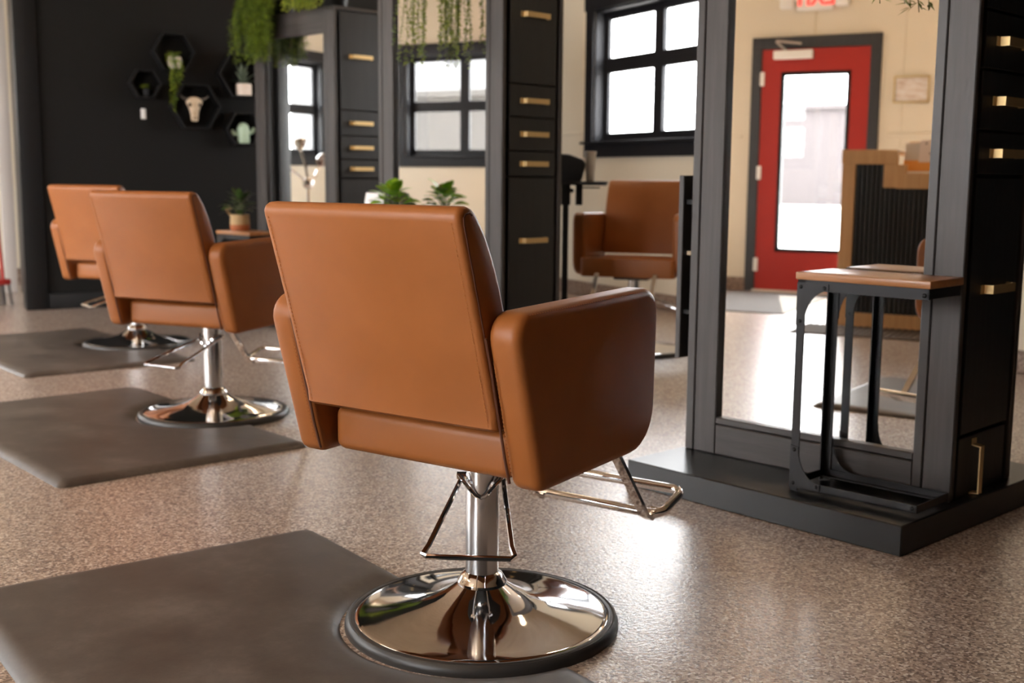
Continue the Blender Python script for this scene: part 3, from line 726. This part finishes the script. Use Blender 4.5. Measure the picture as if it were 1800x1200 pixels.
# ================================================================== beyond the gap: trolley with tray
e = thing('tray_trolley', 'black pole stand with a small tray beyond the station gap', 'trolley', (3.33, 5.64, 0), R(-30))
MB().lathe([(0, 0), (.11, 0), (.11, .018), (.04, .035), (0, .035)], 32).build('base', BLACK, e)
MB().box(-.017, .017, -.017, .017, .02, .90, .003).build('pole', BLACK, e)
MB().box(-.026, .026, -.026, .026, .845, .955, .003).build('sleeve', BLACK, e); MB().box(.055, .093, -.022, .022, .845, .955, .003).build('sleeve', BLACK, e)
MB().ball((.033, 0, .925), .013).build('knob', BLACK, e)
tp = roundpoly([(-.09, -.10), (.225, -.10), (.225, .10), (-.09, .10)], .03, 4)
MB().prism(tp, 'z', .955, .966).build('tray', BLACK, e)
rim = [(x, y, .972) for x, y in tp]; MB().tube(rim, .006, 6, closed=True).build('tray_rim', BLACK, e)
MB().box(.07, .19, -.015, .015, .938, .946, .003).build('tray_bracket', BLACK, e)
M_ = Matrix.Rotation(R(-30), 3, 'Z')
q_ = M_@Vector((.015, 0, 0))
e = thing('black_holder', 'black rounded holder standing on the tray left of the white cup', 'holder', (3.33+q_.x, 5.64+q_.y, .9665), R(-30))
pr = roundpoly([(-.092, 0), (.070, 0), (.098, .122), (.0, .158), (-.088, .162)], [.02, .03, .035, .10, .025], 5)
MB().prism(pr, 'y', -.055, .055, .02, 4).build('shell', mat('black_fabric', (.006, .007, .010), .7), e)
MB().prism([(x*.93, z*.94+.004) for x, z in pr], 'y', -.060, -.050, .004, 2).build('front_panel', mat('black_fabric', (.006, .007, .010), .7), e)
q_ = M_@Vector((.135, 0, 0))
e = thing('white_cup', 'tall white cup on the tray beside the black holder', 'cup', (3.33+q_.x, 5.64+q_.y, .967))
MB().lathe([(0, 0), (.023, 0), (.027, .10), (.030, .155), (.033, .172), (.031, .174), (.026, .15), (.022, .01), (0, .01)], 28).build('cup_body', WHITE, e)
MB().lathe([(.0235, .012), (.0277, .10), (.0281, .10), (.0241, .012)], 28, closed=True).build('sleeve', mat('pale_sleeve', (.82, .80, .80), .6), e)

# ================================================================== seen in the mirrors: reception, door wall, window wall
DX, DYL = -2.0, 3.66
e = thing('reception_desk', 'oak framed reception desk with black fluted front, seen in the nearest mirror', 'desk', (DX, 2.64, 0))
def dk(nm, x0, x1, y0, y1, z0, z1, m_, bev=.003, par=e): return MB(off=(-DX, -2.64, 0)).box(x0, x1, y0, y1, z0, z1, bev, 1).build(nm, m_, par)
dk('post', DX-.06, DX, 3.570, 3.660, 0, 1.195, OAK); dk('top_rail', DX-.06, DX+.002, 3.300, 3.665, 1.10, 1.197, OAK)
dk('step_post', DX-.06, DX+.001, 3.240, 3.385, .945, 1.10, OAK); dk('counter_rail', DX-.06, DX+.002, 1.540, 3.300, .94, 1.043, OAK)
dk('bottom_rail', DX-.06, DX, 1.540, 3.570, 0, .095, OAK); dk('post', DX-.06, DX, 1.460, 1.550, 0, 1.043, OAK)
dk('counter', DX-.65, DX-.02, 1.490, 3.300, 1.02, 1.04, OAK); dk('upper_counter', DX-.65, DX-.02, 3.300, 3.660, 1.17, 1.192, OAK)
dk('side_panel', DX-.65, DX-.06, 3.590, 3.660, 0, 1.17, OAK); dk('side_panel', DX-.65, DX-.06, 1.470, 1.540, 0, 1.02, OAK)
dk('back_board', DX-.055, DX-.035, 1.540, 3.385, .09, 1.0, BLACK, 0); dk('back_board', DX-.055, DX-.035, 3.385, 3.580, .09, 1.12, BLACK, 0)
fl = MB(off=(-DX, -2.64, 0)); y = 1.56
while y < 3.56:
    fl.box(DX-.036, DX-.012, y, y+.019, .09, 1.105 if y > 3.37 else .945); y += .031
fl.build('fluted_slats', mat('black_slat', (.012, .013, .015), .42), e, 0)['kind'] = 'stuff'
e = thing('brochure_stand', 'clear brochure stand with a pale card and orange leaflets on the reception counter', 'brochure stand', (DX-.09, 3.13, 1.046), R(90))
tl_ = Matrix.Translation((0, .05, 0))@Matrix.Rotation(R(-18), 4, 'X')
MB().box(-.16, .16, -.05, .09, 0, .008, .002).build('base', WHITE, e)
MB().box(-.155, .155, -.004, .004, .004, .21, .001, 1, tl_).build('backboard', mat('pale_grey_card', (.62, .56, .52), .6), e)
MB().box(-.14, .155, -.010, -.005, .01, .085, .001, 1, tl_).build('orange_leaflets', mat('orange_print', (.80, .34, .07), .6), e)
MB().box(-.06, .06, -.016, -.011, .07, .225, .001, 1, tl_).build('pale_card', mat('pink_white_card', (.78, .66, .62), .6), e)
dm = MB()
for (x, z) in ((-.02, .17), (-.01, .13), (.02, .20)): dm.ball((x, 0, z), .007, 1, .2, 1, 8)
for i, vv in enumerate(dm.v): q2 = tl_@Vector((vv[0], vv[1]-.0165, vv[2])); dm.v[i] = tuple(q2)
dm.build('printed_dots', mat('brown_ink', (.12, .07, .05), .7), e)
e = thing('wooden_box', 'small tan wooden box on the reception counter behind the brochure stand', 'box', (DX-.36, 3.22, 1.046), R(4))
MB().box(-.06, .06, -.05, .05, 0, .20, .004).build('body', OAK, e); MB().box(-.064, .064, -.054, .054, .2, .212, .002).build('lid', OAK, e)
# framed print on the door wall
e = thing('picture_frame', 'small thin gold picture frame beside the red door', 'picture', (XL, 3.592, 1.63), R(90))
for (x0, x1, z0, z1) in ((-.142, .142, 0, .012), (-.142, .142, .208, .22), (-.142, -.130, .012, .208), (.130, .142, .012, .208)):
    MB().box(x0, x1, -.02, 0, z0, z1, .002).build('frame_bar', GOLD, e)
PR = mat('soft_landscape_print', (.7, .62, .55), .4); nt, N, L, b = nodes(PR); v = texco(PR, (1, 1, 3)); L.new(ramp(PR, noise(PR, v, 9, 4), [(.3, (.55, .40, .32)), (.5, (.72, .64, .58)), (.7, (.80, .77, .76))]), b.inputs['Base Color'])
MB().box(-.132, .132, -.008, -.003, .010, .210, 0).build('print', PR, e)
# exit sign with emergency lamp heads
e = thing('exit_sign', 'white exit sign with red letters above the red door', 'sign', (XL, 4.415, 2.42), R(90))
MB().box(-.155, .155, -.055, 0, 0, .215, .012, 3).build('housing', WHITE, e)
tc_ = bpy.data.curves.new('exit_text', 'FONT'); tc_.body = 'EXIT'; tc_.size = .17; tc_.align_x = 'CENTER'; tc_.extrude = .002; tc_.offset = .006
to_ = bpy.data.objects.new('letters_tmp', tc_); COL.objects.link(to_)
bpy.context.view_layer.update()
me = bpy.data.meshes.new_from_object(to_.evaluated_get(bpy.context.evaluated_depsgraph_get())); bpy.data.objects.remove(to_)
me.materials.clear(); me.materials.append(mat('red_sign_light', (.8, .04, .03), .5, emit=(1, .06, .05), es=.8))
o = bpy.data.objects.new('letters', me); COL.objects.link(o); o.parent = e; o.location = (0, -.057, .045); o.rotation_euler = (PI/2, 0, 0)
for sx in (-1, 1):
    MB().box(sx*.155-.02, sx*.155+.02, -.05, -.01, .07, .11, .006).build('bracket', WHITE, e)
    MB().box(sx*.235-.06, sx*.235+.06, -.075, -.005, .02, .12, .02, 3).build('lamp_head', WHITE, e)
MB().box(-.004, .004, -.012, 0, -.22, 0, 0).build('conduit', CREAM, e)
# mats by the door and the desk
o = MB().box(-.78, .78, -.85, .85, 0, .008, .003, 1).build('entry_mat', ENTRYMAT); o.location = (-3.2, 4.98, .0005); tag(o, 'flat grey entry mat on the floor inside the red door', 'mat')
e = thing('ribbed_rug', 'dark brown ribbed runner in front of the reception desk', 'rug', (-1.70, 2.70, .0005))
MB().box(-.25, .25, -1.14, 1.14, 0, .005).build('backing', RUG, e)
rb = MB(); y = -1.13
while y < 1.12: rb.box(-.25, .25, y, y+.022, .004, .010); y += .042
rb.build('ribs', RUG, e, 0)['kind'] = 'stuff'
# hair processor lamp, reflected in the farthest mirror
e = thing('hair_dryer_lamp', 'chrome three armed standing hair lamp reflected in the farthest mirror', 'lamp', (-.223, 9.8, 0), 0)
MB().lathe([(0, 0), (.22, 0), (.22, .02), (.05, .05), (0, .05)], 32).build('base', CHROME, e)
MB().tube([(0, 0, .03), (0, 0, .92)], .016, 10).build('pole', CHROME, e); MB().ball((0, 0, .92), .058, n=20).build('hub', CHROME, e)
for (pts, hd) in ((((0, 0, .92), (.2, .02, 1.03), (.42, .02, 1.14)), (.467, .0, 1.165)), (((0, 0, .92), (-.10, 0, .97), (-.20, .02, 1.08)), (-.23, .0, 1.15)), (((0, 0, .92), (.04, 0, 1.1), (.09, .02, 1.25)), (.11, .0, 1.295))):
    a_ = MB().tube(pts, .013, 8).build('arm', CHROME, e)
    d = Vector((-hd[0], -.3, -.15)).normalized(); mb = MB(); mb.lathe([(.012, .06), (.035, .045), (.062, 0), (.066, -.03), (.060, -.03), (.03, .02), (0, .03)], 20)
    rm = d.to_track_quat('-Z', 'Y').to_matrix()
    mb.v = [tuple(rm@Vector(p)+Vector(hd)) for p in mb.v]; mb.build('lamp_head', CHROME, a_)
# broom at the left frame edge
e = thing('broom', 'red and grey broom standing at the left edge beside the black wall', 'broom', (.70, 9.58, 0), R(10))
MB().tube([(.03, 0, .19), (-.02, .05, 1.4)], .012, 8).build('handle', mat('red_handle', (.45, .03, .025), .4), e)
MB().box(-.11, .08, -.03, .03, .155, .20, .012).build('head', mat('red_head', (.42, .03, .025), .5), e)
br = MB()
for i in range(60):
    x = random.uniform(-.10, .07); y = random.uniform(-.022, .022); br.tube([(x, y, .16), (x*1.35-.005, y*1.3, .002)], .0028, 4, cap=False)
br.build('bristles', mat('grey_bristle', (.14, .13, .125), .8), e, 0)['kind'] = 'stuff'

# ================================================================== outside, seen through the glass
e = thing('street_building', 'pale pink building across the street seen through the glass door', 'building', (-45.0, 17.5, -.14))
MB().box(-6, 0, -11, 11, 0, 4.1).build('wall', PINKB, e, 0); MB().box(-6.1, .2, -11.1, 11.1, 4.1, 4.3).build('parapet', PINKB, e, 0)
MB().box(0, .2, -1.6, -1.2, 2.9, 3.6, .02).build('wall_lamp', WHITE, e)
e = thing('shed_building', 'low taupe building behind the window reflected in the middle mirror', 'building', (-11.5, 14.0, -.14))
MB().box(-3, 0, -3.6, 3.6, 0, 2.60).build('wall', GREYB, e, 0); MB().box(-3.05, .12, -3.7, 3.7, 2.60, 2.72).build('roof_edge', GREYB, e, 0)

e = thing('grey_building', 'pale grey building far behind the low taupe one, seen in the middle mirror', 'building', (-24, 25, -.14))
MB().box(-4, 0, -9, 4, 0, 6.2).build('wall', mat('pale_grey_render', (.080, .080, .082), .8), e, 0); MB().box(-4.1, .15, -9.1, 4.1, 6.2, 6.5).build('roof_edge', mat('pale_grey_render', (.080, .080, .082), .8), e, 0)
